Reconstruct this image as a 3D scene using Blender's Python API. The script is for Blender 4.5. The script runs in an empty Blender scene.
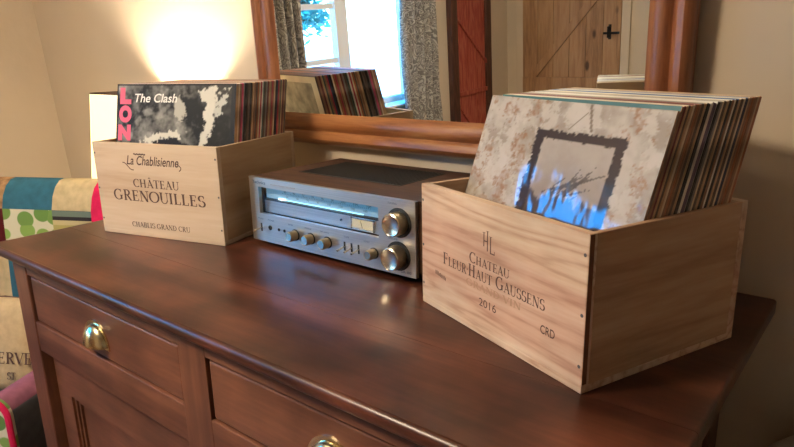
import bpy, bmesh, math, random
from mathutils import Vector, Matrix, noise
rnd = random.Random(7)
S = bpy.context.scene
COL = S.collection
ZT = 90.0            # dresser top height in cm; all lengths below are centimetres, converted by cm()
R = math.radians

# ------------------------------------------------------------------ camera
cam_d = bpy.data.cameras.new('camera'); cam = bpy.data.objects.new('camera', cam_d); COL.objects.link(cam)
cam_d.sensor_width = 36; cam_d.lens = 633.25 / 794 * 36; cam_d.clip_start = .02
F = Vector((-.6106486, .74823247, -.2593385)); Rt = Vector((.77814378, .62773007, -.02114761)); U = Vector((-.14697124, .2147164, .96555493))
cam.matrix_world = Matrix((( Rt.x, U.x, -F.x, 1.486429), (Rt.y, U.y, -F.y, -.450715), (Rt.z, U.z, -F.z, (37.135+ZT)/100), (0,0,0,1)))
S.camera = cam
# ------------------------------------------------------------------ world, daylight, exposure
W = bpy.data.worlds.new('sky'); S.world = W; W.use_nodes = True
bg = W.node_tree.nodes['Background']; bg.inputs[1].default_value = 12.0
_n = W.node_tree; _tc = _n.nodes.new('ShaderNodeTexCoord'); _sp = _n.nodes.new('ShaderNodeSeparateXYZ'); _rp = _n.nodes.new('ShaderNodeValToRGB')
_n.links.new(_tc.outputs['Generated'], _sp.inputs[0]); _n.links.new(_sp.outputs['Z'], _rp.inputs[0]); _n.links.new(_rp.outputs[0], bg.inputs[0])
_e = _rp.color_ramp.elements; _e[0].position, _e[0].color = 0.08, (.34, .58, .66, 1); _e[1].position, _e[1].color = .22, (.0, .32, 1.0, 1)
S.view_settings.view_transform = 'Standard'; S.view_settings.look = 'None'
S.view_settings.gamma = 1; S.view_settings.use_curve_mapping = False
S.view_settings.exposure = 0.55
S.cycles.use_denoising = True
S.cycles.max_bounces = 8; S.cycles.sample_clamp_indirect = 6
por = bpy.data.lights.new('window_portal', 'AREA'); por.shape = 'RECTANGLE'; por.size = 1.26; por.size_y = 1.14
por.cycles.is_portal = True
po = bpy.data.objects.new('window_portal', por); COL.objects.link(po)
po.location = (-1.24, -1.23, (47+ZT)/100); po.rotation_euler = (R(90), 0, R(-90))   # faces +X into the room

sun = bpy.data.lights.new('sun', 'SUN'); sun.energy = 9; sun.angle = R(3); sun.color = (1, .93, .82)
so = bpy.data.objects.new('sun', sun); COL.objects.link(so); so.rotation_euler = (R(-15), R(42), 0)   # shines away from the window, onto the yard

# ------------------------------------------------------------------ helpers
def cm(*v): return Vector(v) / 100
class B:
    """collects shapes (in cm) for ONE mesh"""
    def __init__(s): s.bm = bmesh.new(); s.m = 0
    def _tag(s, fs):
        for f in fs: f.material_index = s.m
    def box(s, x0, y0, z0, x1, y1, z1, bev=0, seg=2, rot=None):
        a = bmesh.ops.create_cube(s.bm, size=1)
        vs = a['verts']
        for v in vs:
            v.co = Vector(((x0+x1)/2 + v.co.x*(x1-x0), (y0+y1)/2 + v.co.y*(y1-y0), (z0+z1)/2 + v.co.z*(z1-z0))) / 100
        fs = set(f for v in vs for f in v.link_faces)
        s._tag(fs)
        if bev:
            es = set(e for v in vs for e in v.link_edges)
            r = bmesh.ops.bevel(s.bm, geom=list(es), offset=bev/100, segments=seg, affect='EDGES', profile=.5)
            s._tag(r['faces']); vs = list(set(v for f in r['faces'] for v in f.verts) | set(v for v in vs if v.is_valid))
        if rot is not None:
            for v in vs: v.co = rot @ v.co
        return s
    def poly(s, pts, y0, y1, plane='XZ'):
        """prism: outline pts in a plane, extruded along the third axis from y0 to y1"""
        def mk(p, d):
            if plane == 'XZ': return cm(p[0], d, p[1])
            if plane == 'YZ': return cm(d, p[0], p[1])
            return cm(p[0], p[1], d)
        a = [s.bm.verts.new(mk(p, y0)) for p in pts]; b = [s.bm.verts.new(mk(p, y1)) for p in pts]
        n = len(pts); fs = [s.bm.faces.new(a), s.bm.faces.new(b[::-1])]
        for i in range(n): fs.append(s.bm.faces.new((a[i], b[i], b[(i+1) % n], a[(i+1) % n])))
        s._tag(fs); return s
    def lathe(s, prof, mat=None, n=28, cap=True):
        """prof: (r, z) list about local Z, transformed by mat"""
        mat = mat or Matrix.Identity(4); rings = []
        for r, z in prof:
            rings.append([s.bm.verts.new(mat @ cm(r*math.cos(2*math.pi*i/n), r*math.sin(2*math.pi*i/n), z)) for i in range(n)])
        fs = []
        for a, b in zip(rings, rings[1:]):
            for i in range(n): fs.append(s.bm.faces.new((a[i], a[(i+1) % n], b[(i+1) % n], b[i])))
        if cap: fs.append(s.bm.faces.new(rings[0][::-1])); fs.append(s.bm.faces.new(rings[-1]))
        s._tag(fs); return s
    def tube(s, pts, r, n=8):
        pts = [Vector(p) for p in pts]; rings = []
        for i, p in enumerate(pts):
            d = (pts[min(i+1, len(pts)-1)] - pts[max(i-1, 0)]).normalized()
            u = d.orthogonal().normalized() if i == 0 else (u - d*u.dot(d)).normalized()
            w = d.cross(u); rr = r[i] if isinstance(r, (list, tuple)) else r
            rings.append([s.bm.verts.new((p + u*rr*math.cos(2*math.pi*k/n) + w*rr*math.sin(2*math.pi*k/n))/100) for k in range(n)])
        fs = []
        for a, b in zip(rings, rings[1:]):
            for i in range(n): fs.append(s.bm.faces.new((a[i], a[(i+1) % n], b[(i+1) % n], b[i])))
        fs.append(s.bm.faces.new(rings[0][::-1])); fs.append(s.bm.faces.new(rings[-1]))
        s._tag(fs); return s
    def quad(s, *p):
        f = s.bm.faces.new([s.bm.verts.new(cm(*q)) for q in p]); s._tag([f]); return s
    def build(s, name, mats, parent=None, smooth=False, loc=None, rot=None, recalc=True):
        if recalc: bmesh.ops.recalc_face_normals(s.bm, faces=s.bm.faces[:])
        me = bpy.data.meshes.new(name); s.bm.to_mesh(me); s.bm.free()
        for m in (mats if isinstance(mats, (list, tuple)) else [mats]): me.materials.append(m)
        o = bpy.data.objects.new(name, me); COL.objects.link(o)
        if smooth:
            for p in me.polygons: p.use_smooth = True
            try: me.set_sharp_from_angle(angle=R(40))
            except Exception: pass
        if parent: o.parent = parent
        if loc is not None: o.location = cm(*loc)
        if rot is not None: o.rotation_euler = rot
        return o
def thing(name, label, cat, loc, rz=0, group=None):
    o = bpy.data.objects.new(name, None); COL.objects.link(o); o.empty_display_size = .05
    o.location = cm(*loc); o.rotation_euler = (0, 0, rz); return tag(o, label, cat, group)
def tag(o, label, cat, group=None, kind=None):
    if label: o['label'] = label
    if cat: o['category'] = cat
    if group: o['group'] = group
    if kind: o['kind'] = kind
    return o
def struct(o): o['kind'] = 'structure'; return o

# ------------------------------------------------------------------ materials
def new_mat(name):
    m = bpy.data.materials.new(name); m.use_nodes = True; nt = m.node_tree
    return m, nt, nt.nodes['Principled BSDF']
def N(nt, t, **k):
    n = nt.nodes.new(t)
    for a, v in k.items(): setattr(n, a, v)
    return n
def ramp(nt, stops):
    n = N(nt, 'ShaderNodeValToRGB'); e = n.color_ramp.elements
    e[0].position, e[0].color = stops[0][0], (*stops[0][1], 1)
    e[1].position, e[1].color = stops[-1][0], (*stops[-1][1], 1)
    for p, c in stops[1:-1]: x = e.new(p); x.color = (*c, 1)
    return n
def plain(name, c, rough=.6, metal=0, spec=.5, bump=0, bscale=300, var=0, coat=0, vscale=8):
    m, nt, b = new_mat(name); b.inputs['Base Color'].default_value = (*c, 1)
    b.inputs['Roughness'].default_value = rough; b.inputs['Metallic'].default_value = metal
    b.inputs['Specular IOR Level'].default_value = spec; b.inputs['Coat Weight'].default_value = coat
    tc = N(nt, 'ShaderNodeTexCoord')
    if var:
        n = N(nt, 'ShaderNodeTexNoise'); n.inputs['Scale'].default_value = vscale; n.inputs['Detail'].default_value = 6
        nt.links.new(tc.outputs['Object'], n.inputs['Vector'])
        r = ramp(nt, [(.3, tuple(x*(1-var) for x in c)), (.7, tuple(min(1, x*(1+var)) for x in c))])
        nt.links.new(n.outputs['Fac'], r.inputs[0]); nt.links.new(r.outputs[0], b.inputs['Base Color'])
    if bump:
        n = N(nt, 'ShaderNodeTexNoise'); n.inputs['Scale'].default_value = bscale; n.inputs['Detail'].default_value = 4
        nt.links.new(tc.outputs['Object'], n.inputs['Vector'])
        bp = N(nt, 'ShaderNodeBump'); bp.inputs['Strength'].default_value = bump; bp.inputs['Distance'].default_value = .002
        nt.links.new(n.outputs['Fac'], bp.inputs['Height']); nt.links.new(bp.outputs[0], b.inputs['Normal'])
    return m
def wood(name, dark, mid, light, axis=0, scale=1.0, rough=.4, ring=1.0, coat=0, knots=0, bump=.15, spec=.5, seed=0.0, blotch=.0, freq=22):
    """plank wood with grain running along the given object axis"""
    m, nt, b = new_mat(name); L = nt.links.new
    tc = N(nt, 'ShaderNodeTexCoord'); mp = N(nt, 'ShaderNodeMapping')
    sc = [scale]*3; sc[axis] = scale*.09; mp.inputs['Scale'].default_value = sc; mp.inputs['Location'].default_value = (seed, seed*1.7, seed*.6)
    L(tc.outputs['Object'], mp.inputs['Vector'])
    big = N(nt, 'ShaderNodeTexNoise'); big.inputs['Scale'].default_value = 5; big.inputs['Detail'].default_value = 3
    L(mp.outputs[0], big.inputs['Vector'])
    mul = N(nt, 'ShaderNodeMath', operation='MULTIPLY'); mul.inputs[1].default_value = freq*ring; L(big.outputs['Fac'], mul.inputs[0])
    fr = N(nt, 'ShaderNodeMath', operation='PINGPONG'); fr.inputs[1].default_value = 1; L(mul.outputs[0], fr.inputs[0])
    fine = N(nt, 'ShaderNodeTexNoise'); fine.inputs['Scale'].default_value = 120; fine.inputs['Detail'].default_value = 5
    L(mp.outputs[0], fine.inputs['Vector'])
    mx = N(nt, 'ShaderNodeMath', operation='MULTIPLY_ADD'); mx.inputs[1].default_value = .45; L(fr.outputs[0], mx.inputs[0])
    m2 = N(nt, 'ShaderNodeMath', operation='MULTIPLY'); m2.inputs[1].default_value = .6; L(fine.outputs['Fac'], m2.inputs[0]); L(m2.outputs[0], mx.inputs[2])
    r = ramp(nt, [(.12, dark), (.48, mid), (.82, light)]); L(mx.outputs[0], r.inputs[0])
    out = r.outputs[0]
    if blotch:
        bn = N(nt, 'ShaderNodeTexNoise'); bn.inputs['Scale'].default_value = 7; bn.inputs['Detail'].default_value = 4
        L(tc.outputs['Object'], bn.inputs['Vector'])
        br = ramp(nt, [(.35, (1-blotch,)*3), (.65, (1+blotch*.4,)*3)]); L(bn.outputs['Fac'], br.inputs[0])
        mm = N(nt, 'ShaderNodeMix', data_type='RGBA', blend_type='MULTIPLY'); mm.inputs[0].default_value = 1
        L(out, mm.inputs[6]); L(br.outputs[0], mm.inputs[7]); out = mm.outputs[2]
    if knots:
        v = N(nt, 'ShaderNodeTexVoronoi'); v.inputs['Scale'].default_value = knots
        mp2 = N(nt, 'ShaderNodeMapping'); s2 = [1, 1, 1]; s2[axis] = .45; mp2.inputs['Scale'].default_value = s2; mp2.inputs['Location'].default_value = (seed+.3,)*3
        L(tc.outputs['Object'], mp2.inputs['Vector']); L(mp2.outputs[0], v.inputs['Vector'])
        kr = ramp(nt, [(.07, (1, 1, 1)), (.13, (0, 0, 0))]); L(v.outputs['Distance'], kr.inputs[0])
        mm = N(nt, 'ShaderNodeMix', data_type='RGBA'); L(kr.outputs[0], mm.inputs[0]); L(out, mm.inputs[6])
        mm.inputs[7].default_value = (dark[0]*.4, dark[1]*.4, dark[2]*.4, 1); out = mm.outputs[2]
    L(out, b.inputs['Base Color'])
    b.inputs['Roughness'].default_value = rough; b.inputs['Coat Weight'].default_value = coat; b.inputs['Coat Roughness'].default_value = .15
    b.inputs['Specular IOR Level'].default_value = spec
    bp = N(nt, 'ShaderNodeBump'); bp.inputs['Strength'].default_value = bump; bp.inputs['Distance'].default_value = .001
    L(mx.outputs[0], bp.inputs['Height']); L(bp.outputs[0], b.inputs['Normal'])
    return m
def emit(name, c, s):
    m, nt, b = new_mat(name); b.inputs['Base Color'].default_value = (*c, 1)
    b.inputs['Emission Color'].default_value = (*c, 1); b.inputs['Emission Strength'].default_value = s
    return m
DR = ((.032, .009, .006), (.078, .023, .0125), (.135, .044, .023))
m_top = wood('polished_mahogany_top', *DR, axis=0, scale=1.0, rough=.32, blotch=.6, bump=.06, seed=1.2, spec=.4, freq=9)
m_body = wood('mahogany_body', (.05, .018, .010), (.125, .045, .024), (.20, .08, .042), axis=0, scale=1.2, rough=.38, blotch=.4, bump=.08, seed=3.1, freq=9)
m_post = wood('mahogany_upright', (.05, .018, .010), (.125, .045, .024), (.20, .08, .042), axis=2, scale=1.2, rough=.38, blotch=.3, bump=.08, seed=5.1, freq=9)
m_crateR = wood('pine_crate_warm', (.36, .185, .115), (.55, .365, .25), (.61, .455, .33), axis=0, scale=1.9, rough=.62, bump=.12, seed=2.3, knots=0, blotch=.2, freq=30)
nt = m_crateR.node_tree; b = nt.nodes['Principled BSDF']; src = b.inputs['Base Color'].links[0].from_socket
tc = N(nt, 'ShaderNodeTexCoord'); sp = N(nt, 'ShaderNodeSeparateXYZ'); nt.links.new(tc.outputs['Object'], sp.inputs[0])
ad = N(nt, 'ShaderNodeMath', operation='MULTIPLY_ADD'); ad.inputs[1].default_value = .10; nt.links.new(sp.outputs['X'], ad.inputs[0]); nt.links.new(sp.outputs['Z'], ad.inputs[2])
mu = N(nt, 'ShaderNodeMath', operation='MULTIPLY'); mu.inputs[1].default_value = 5; nt.links.new(ad.outputs[0], mu.inputs[0])
rb_ = ramp(nt, [(.20, (1.18, 1.24, 1.24)), (.27, (1.06, .98, .96)), (.72, (1.0, .93, .92)), (.80, (1.15, 1.2, 1.16))]); nt.links.new(mu.outputs[0], rb_.inputs[0])
mm = N(nt, 'ShaderNodeMix', data_type='RGBA', blend_type='MULTIPLY'); mm.inputs[0].default_value = 1   # pale sapwood along top and bottom, pinkish heart between
nt.links.new(src, mm.inputs[6]); nt.links.new(rb_.outputs[0], mm.inputs[7]); nt.links.new(mm.outputs[2], b.inputs['Base Color'])
m_crateRs = wood('pine_crate_side', (.32, .165, .085), (.47, .29, .165), (.56, .38, .235), axis=1, scale=1.4, rough=.62, bump=.12, seed=4.3, freq=14)
m_crateL = wood('pale_crate_wood', (.44, .29, .17), (.56, .41, .265), (.62, .48, .33), axis=0, scale=1.1, rough=.62, bump=.08, seed=8.1, freq=10)
m_crateLs = wood('pale_crate_side', (.38, .24, .125), (.50, .34, .19), (.57, .41, .25), axis=1, scale=1.1, rough=.62, bump=.08, seed=9.1, freq=10)
m_endgrain = plain('dark_end_grain', (.16, .055, .025), .75, var=.3, vscale=60)
m_walnut = wood('walnut_veneer', (.02, .009, .005), (.06, .026, .014), (.09, .042, .022), axis=0, scale=2.2, rough=.5, spec=.25, bump=.05, seed=.7)
m_frame = wood('waxed_pine_frame', (.13, .040, .014), (.26, .095, .032), (.36, .155, .055), axis=0, scale=2.6, rough=.33, knots=5, seed=6.6, bump=.1, freq=12)
m_framev = wood('waxed_pine_frame_upright', (.11, .032, .014), (.22, .075, .028), (.32, .12, .045), axis=2, scale=2.6, rough=.33, knots=5, seed=2.6, bump=.1, freq=12)
m_door = wood('stripped_pine_door', (.20, .10, .045), (.36, .20, .095), (.45, .27, .14), axis=2, scale=1.5, rough=.6, knots=6.5, seed=1.9, freq=10)
m_red = wood('red_painted_boards', (.18, .022, .014), (.33, .055, .035), (.42, .14, .08), axis=2, scale=3, rough=.6, seed=3.7)
m_dkwood = wood('dark_door_casing', (.035, .012, .008), (.07, .026, .016), (.11, .045, .028), axis=2, scale=2, rough=.5, seed=.2)
m_wall = plain('cream_plaster', (.61, .51, .385), .85, bump=.5, bscale=28, var=.05, vscale=3, spec=.2)
m_ceil = plain('ceiling_plaster', (.72, .66, .54), .9)
m_floor = wood('floorboards', (.10, .05, .03), (.2, .11, .06), (.3, .17, .1), axis=1, scale=.6, rough=.5)
m_white = plain('white_gloss_paint', (.82, .82, .8), .35)
m_black = plain('matt_black', (.012, .012, .012), .55)
m_iron = plain('black_iron', (.015, .014, .013), .45, metal=.6)
m_ink = plain('brown_ink', (.085, .040, .028), .8)
m_inkg = plain('faded_ink', (.42, .25, .15), .8)
m_nail = plain('steel_nail', (.12, .11, .11), .5, metal=.7)
m_brass = plain('polished_brass', (.80, .68, .42), .2, metal=1, bump=.08, bscale=60)
# brushed aluminium
m_alu, nt, b = new_mat('brushed_aluminium'); b.inputs['Metallic'].default_value = .92; b.inputs['Roughness'].default_value = .36
tc = N(nt, 'ShaderNodeTexCoord'); mp = N(nt, 'ShaderNodeMapping'); mp.inputs['Scale'].default_value = (3, 3, 900)
nz = N(nt, 'ShaderNodeTexNoise'); nz.inputs['Scale'].default_value = 1; rr = ramp(nt, [(.3, (.50, .49, .46)), (.7, (.66, .65, .61))])
nt.links.new(tc.outputs['Object'], mp.inputs[0]); nt.links.new(mp.outputs[0], nz.inputs['Vector']); nt.links.new(nz.outputs['Fac'], rr.inputs[0]); nt.links.new(rr.outputs[0], b.inputs['Base Color'])
m_knob = plain('turned_aluminium', (.72, .66, .52), .24, metal=1)
m_knobside = plain('knurled_aluminium', (.55, .46, .32), .38, metal=1)
m_glass, nt, b = new_mat('dial_glass'); b.inputs['Transmission Weight'].default_value = 1; b.inputs['Roughness'].default_value = .02; b.inputs['IOR'].default_value = 1.5
b.inputs['Base Color'].default_value = (.9, .95, 1, 1)
m_pane, nt, b = new_mat('window_glass')
tr = N(nt, 'ShaderNodeBsdfTransparent'); gl = N(nt, 'ShaderNodeBsdfGlossy'); gl.inputs['Roughness'].default_value = .02
mxs = N(nt, 'ShaderNodeMixShader'); mxs.inputs[0].default_value = .06
nt.links.new(tr.outputs[0], mxs.inputs[1]); nt.links.new(gl.outputs[0], mxs.inputs[2]); nt.links.new(mxs.outputs[0], nt.nodes['Material Output'].inputs[0])
m_mirror, nt, b = new_mat('silvered_mirror'); b.inputs['Metallic'].default_value = 1; b.inputs['Roughness'].default_value = 0; b.inputs['Base Color'].default_value = (.86, .88, .86, 1)

# ------------------------------------------------------------------ room
XR, YO, ZF, ZC, YW = 420, -290, -ZT, 150, 62.5
z0 = ZT
def wx(z): return -103.6 - .154*(z-15.4)          # the left wall leans outwards with height
bb = B(); bb.box(-140, YO-12, -8, XR+12, YW+12, 0); struct(bb.build('floor', m_floor))
bb = B(); bb.box(-190, YO-12, ZT+ZC, XR+12, YW+12, ZT+ZC+8); struct(bb.build('ceiling', m_ceil))
bb = B(); bb.box(-145, YW, -2, XR+12, YW+10, ZT+ZC+2); struct(bb.build('wall_back', m_wall))
bb = B(); bb.box(XR, YO-10, -2, XR+10, YW+10, ZT+ZC+2); struct(bb.build('wall_right', m_wall))
bb = B(); bb.box(-145, YO-10, -2, XR+10, YO, ZT+ZC+2); struct(bb.build('wall_front', m_wall))
# left wall with window opening Y -186..-60, z -10..88
bb = B(); TH = 26
def lw(y0, y1, za, zb):
    bb.box(XL-TH, y0, za+z0, XL, y1, zb+z0)
WY0, WY1, WZ0, WZ1 = -186, -60, -10, 104
XL = -107
lw(YO-10, WY0, ZF-2, ZC+2)
ye = YW+.5; c8 = {}
for k, (x, yy, z) in enumerate([(XL, WY1, ZF-2), (XL, WY1, ZC+2), (wx(ZC+2), ye, ZC+2), (wx(ZF-2), ye, ZF-2), (XL-TH-20, WY1, ZF-2), (XL-TH-20, WY1, ZC+2), (XL-TH-20, ye, ZC+2), (XL-TH-20, ye, ZF-2)]):
    c8[k] = bb.bm.verts.new(cm(x, yy, z+z0))
for f in ((0, 1, 2, 3), (4, 5, 6, 7), (0, 1, 5, 4), (1, 2, 6, 5), (2, 3, 7, 6), (3, 0, 4, 7)): bb.bm.faces.new([c8[i] for i in f])
lw(WY0, WY1, ZF-2, WZ0); lw(WY0, WY1, WZ1, ZC+2)
struct(bb.build('wall_left', m_wall))
# window_1: white casement, left light with glazing bars
XG = -120
win = struct(thing('window_1', None, None, (XG, 0, 0)))
bb = B()
for (ya, yb, za, zb) in ((WY1-5, WY1, WZ0, WZ1), (WY0, WY0+5, WZ0, WZ1), (WY0, WY1, WZ0, WZ0+5), (WY0, WY1, WZ1-5, WZ1), (-121.5, -111.5, WZ0, WZ1)):
    bb.box(-2.5, ya, za+z0, 2.5, yb, zb+z0, .5)
bb.build('window_frame', m_white, win)
bb = B()
for z in (22, 52): bb.box(-1.2, -112, z+z0-1.5, 1.2, -64, z+z0+1.5)
bb.build('glazing_bar', m_white, win)
bb = B(); bb.box(-.3, -112, WZ0+4+z0, .1, -64, WZ1-4+z0); bb.build('pane', m_pane, win)
bb = B(); bb.box(-.3, -183, WZ0+4+z0, .1, -121, WZ1-4+z0); bb.build('pane', m_pane, win)
bb = B(); bb.box(3, WY0+.3, WZ0+z0, 15.5, WY1-.3, WZ0+z0+1.5, .5); bb.build('window_sill', m_white, win)
# door_1: ledged and braced plank door in the far wall, seen in the mirror
d1 = struct(thing('door_1', None, None, (-54.5, YO, 0)))
bb = B(); hw = 37.5
for i in range(6): bb.box(-hw+i*12.5+.15, .5, 2, -hw+(i+1)*12.5-.15, 3.2, 188, .2)
for z in (18, 77, 160): bb.box(-hw+1, 3.2, z-6, hw-1, 5.4, z+6, .3)
M_ = Matrix
def brace(xa, za, xb, zb, w=5.5):
    L_ = math.hypot(xb-xa, zb-za); a = math.atan2(zb-za, xb-xa)
    rot = M_.Translation(cm((xa+xb)/2, 4.2, (za+zb)/2)) @ M_.Rotation(-a, 4, 'Y')
    bb.box(-L_/2, -1, -w/2, L_/2, 1, w/2, rot=rot)
brace(-30, 82, 30, 150); brace(-30, 22, 30, 72)
bb.build('door_leaf', m_door, d1)
bb = B(); bb.box(29, 3.2, 109, 31, 4, 119, .3); bb.box(25.5, 4, 112.4, 37, 4.9, 114, .3); bb.tube([(30, 4, 118), (30, 7.5, 117.5), (30, 7.5, 110.5), (30, 4, 110)], .5)
bb.build('door_handle', m_iron, d1)
bb = B()
for xa in (-hw-6, hw): bb.box(xa, 0, 0, xa+6, 2.6, 196, .3)
bb.box(-hw-6, 0, 190, hw+6, 2.6, 197, .3)
bb.build('door_frame', m_wall, d1)
# door_2: narrow reddish plank cupboard door on the left wall, dark casing
d2 = struct(thing('door_2', None, None, (XL, -233.5, 0)))
tilt = M_.Rotation(math.atan(-.154), 4, 'Y') 
def shear(o):
    for v in o.data.vertices: v.co.x += -.154*(v.co.z-.9)
bb = B()
for i in range(3): bb.box(.5, -18+i*12+.1, 3, 3, -6+i*12-.1, 192, .2)
bb.box(3, -18, 77, 4.6, 18, 80, .2)
L_ = math.hypot(36, 30); 
for (ya, za, yb, zb) in ((18, 128, -18, 97), (18, 68, -18, 30)):
    bb.poly([(ya, za), (ya, za+2.4), (yb, zb+2.4), (yb, zb)], 3, 4.6, 'YZ')
bb.build('door_leaf', m_red, d2)
bb = B(); bb.box(0, -26, 0, 4, -18.2, 200, .3); bb.box(0, 18.2, 0, 4, 26, 200, .3); bb.box(0, -26, 193, 4, 26, 200, .3)
bb.build('door_frame', m_dkwood, d2)
# ------------------------------------------------------------------ garden outside
m_leaf = plain('tree_leaves', (.03, .26, .24), .6, var=.5, vscale=3)
m_bark = plain('tree_bark', (.09, .06, .04), .9, var=.3, vscale=9)
m_grass = plain('pale_gravel', (.88, .82, .72), .9, var=.08, vscale=2)
bb = B(); bb.box(-3000, -1800, z0-64, -175, 900, z0-60); tag(bb.build('gravel_yard', m_grass), 'pale gravel yard outside the window, seen in the mirror', 'yard'); 
def tree(x, y, h, sp, seed, label):
    r_ = random.Random(seed); t = thing('garden_tree', label, 'tree', (x, y, z0-59.8), 0)
    bb = B(); tips = []
    bb.tube([(0, 0, 0), (0, 0, 25), (5, 8, h*.3), (0, -6, h*.55)], [14, 13, 10, 7])
    for k in range(16):
        a = r_.uniform(0, 6.28); z = h*r_.uniform(.25, .6); L = sp*r_.uniform(.5, 1)
        p1 = (math.cos(a)*L*.5, math.sin(a)*L*.5, z+L*.3); p2 = (math.cos(a)*L, math.sin(a)*L, z+L*r_.uniform(.1, .7))
        bb.tube([(0, 0, z), p1, p2], [5, 3, 1]); tips += [p1, p2, tuple((p1[i]+p2[i])/2 for i in range(3))]
    bb.build('trunk', m_bark, t, smooth=True)
    bb = B()
    for p in tips:
        for k in range(110):
            q = Vector(p) + Vector((r_.gauss(0, 1), r_.gauss(0, 1), r_.gauss(0, .7)))*sp*.17
            a = Vector((r_.uniform(-1, 1), r_.uniform(-1, 1), r_.uniform(-1, 1))).normalized(); c = a.orthogonal().normalized()
            l = r_.uniform(5, 10); w = l*.45
            if q.z < 14: continue
            bb.quad(q-a*l, q+c*w, q+a*l, q-c*w)
    f = bb.build('foliage', m_leaf, t, recalc=False); f['kind'] = 'stuff'
tree(-560, -455, 330, 85, 3, 'leafy tree outside the left window light, seen in the mirror')

# ------------------------------------------------------------------ curtains
m_curt, nt, b = new_mat('patterned_curtain'); b.inputs['Roughness'].default_value = .9
tc = N(nt, 'ShaderNodeTexCoord'); mp = N(nt, 'ShaderNodeMapping'); mp.inputs['Scale'].default_value = (1, 1, 1)
w1 = N(nt, 'ShaderNodeTexNoise'); w1.inputs['Scale'].default_value = 11; w1.inputs['Distortion'].default_value = 2.2; w1.inputs['Detail'].default_value = 1
nt.links.new(tc.outputs['Object'], w1.inputs['Vector'])
pp = N(nt, 'ShaderNodeMath', operation='PINGPONG'); pp.inputs[1].default_value = .06; nt.links.new(w1.outputs['Fac'], pp.inputs[0])
rr = ramp(nt, [(.016, (.50, .47, .42)), (.034, (.20, .18, .165))]); nt.links.new(pp.outputs[0], rr.inputs[0]); nt.links.new(rr.outputs[0], b.inputs['Base Color'])
tl = N(nt, 'ShaderNodeBsdfTranslucent'); ms_ = N(nt, 'ShaderNodeMixShader'); ms_.inputs[0].default_value = .22; nt.links.new(rr.outputs[0], tl.inputs[0])
nt.links.new(b.outputs[0], ms_.inputs[1]); nt.links.new(tl.outputs[0], ms_.inputs[2]); nt.links.new(ms_.outputs[0], nt.nodes['Material Output'].inputs[0])
def curtain(ya, yb, label, zb=-62, zt=122, n=7):
    c = thing('curtain', label, 'curtain', (-100, 0, 0), 0, 'curtains at the window')
    bm = bmesh.new(); cols = n*10; rows = 24; g = []
    for j in range(rows+1):
        z = zb + (zt-zb)*j/rows; row = []
        for i in range(cols+1):
            u = i/cols; wv = math.sin(u*n*2*math.pi + .4*math.sin(j*.4)) * (3.2+.6*math.sin(j*.3+i*.1))
            yy = ya + (yb-ya)*u + .8*math.sin(j*.25+u*5)
            row.append(bm.verts.new(cm(wv - .154*max(z-25, 0)*.0, yy, z+z0)))
        g.append(row)
    for j in range(rows):
        for i in range(cols): bm.faces.new((g[j][i], g[j][i+1], g[j+1][i+1], g[j+1][i]))
    me = bpy.data.meshes.new('curtain_fabric'); bm.to_mesh(me); bm.free(); me.materials.append(m_curt)
    for p in me.polygons: p.use_smooth = True
    o = bpy.data.objects.new('curtain_fabric', me); COL.objects.link(o); o.parent = c
    md = o.modifiers.new('s', 'SOLIDIFY'); md.thickness = .002
    bb = B(); bb.box(-4, min(ya, yb), zt+z0-.5, 4, max(ya, yb), zt+z0+4, .5); bb.build('curtain_heading', m_curt, c)
curtain(-47, -70, 'patterned grey-brown curtain left of the window, seen in the mirror', n=4)
curtain(-149, -187, 'patterned grey-brown curtain right of the window, seen in the mirror', n=5)
bb = B(); bb.tube([(-100, -40, 128+z0), (-100, -194, 128+z0)], 1.3); bb.tube([(-100, -42, 128+z0), (XL, -42, 128+z0)], .8); bb.tube([(-100, -192, 128+z0), (XL, -192, 128+z0)], .8)
tag(bb.build('curtain_rail', m_iron, smooth=True), 'black curtain pole above the window', 'curtain rail')

# ------------------------------------------------------------------ mirror
mir = thing('wall_mirror', 'large rectangular mirror in a moulded pine frame hanging above the dresser', 'mirror', (71.1, 60, z0+16.8))
lean = math.atan(.0354)
MW, MH, FW = 101, 74, 7.2
prof = [(0, 0), (0, 1.6), (.5, 2.5), (1.4, 3.0), (2.3, 2.8), (2.9, 2.2), (3.2, 2.0), (3.7, 2.35), (4.6, 2.5), (5.6, 2.2), (6.4, 1.6), (7.2, .9), (7.2, 0)]
def rail(p0, p1, inward, mat, name):
    bm = bmesh.new(); d = (Vector(p1)-Vector(p0)); 
    rows = []
    for end, P_ in ((0, Vector(p0)), (1, Vector(p1))):
        dirn = d.normalized() * (1 if end == 0 else -1)
        rows.append([bm.verts.new((P_ + Vector(inward)*a + dirn*a + Vector((0, -h, 0)))/100) for a, h in prof])
    n = len(prof)
    for i in range(n-1): bm.faces.new((rows[0][i], rows[0][i+1], rows[1][i+1], rows[1][i]))
    bm.faces.new(rows[0]); bm.faces.new(rows[1][::-1]); bm.faces.new((rows[0][0], rows[1][0], rows[1][-1], rows[0][-1]))
    bmesh.ops.recalc_face_normals(bm, faces=bm.faces[:])
    me = bpy.data.meshes.new(name); bm.to_mesh(me); bm.free(); me.materials.append(mat)
    for p in me.polygons: p.use_smooth = True
    try: me.set_sharp_from_angle(angle=R(35))
    except Exception: pass
    o = bpy.data.objects.new(name, me); COL.objects.link(o); o.parent = mir; o.rotation_euler = (lean, 0, 0); return o
h = MW/2
rail((-h, 1.2, 0), (h, 1.2, 0), (0, 0, 1), m_frame, 'frame_rail'); rail((-h, 1.2, MH), (h, 1.2, MH), (0, 0, -1), m_frame, 'frame_rail')
rail((-h, 1.2, 0), (-h, 1.2, MH), (1, 0, 0), m_framev, 'frame_rail'); rail((h, 1.2, 0), (h, 1.2, MH), (-1, 0, 0), m_framev, 'frame_rail')
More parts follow.
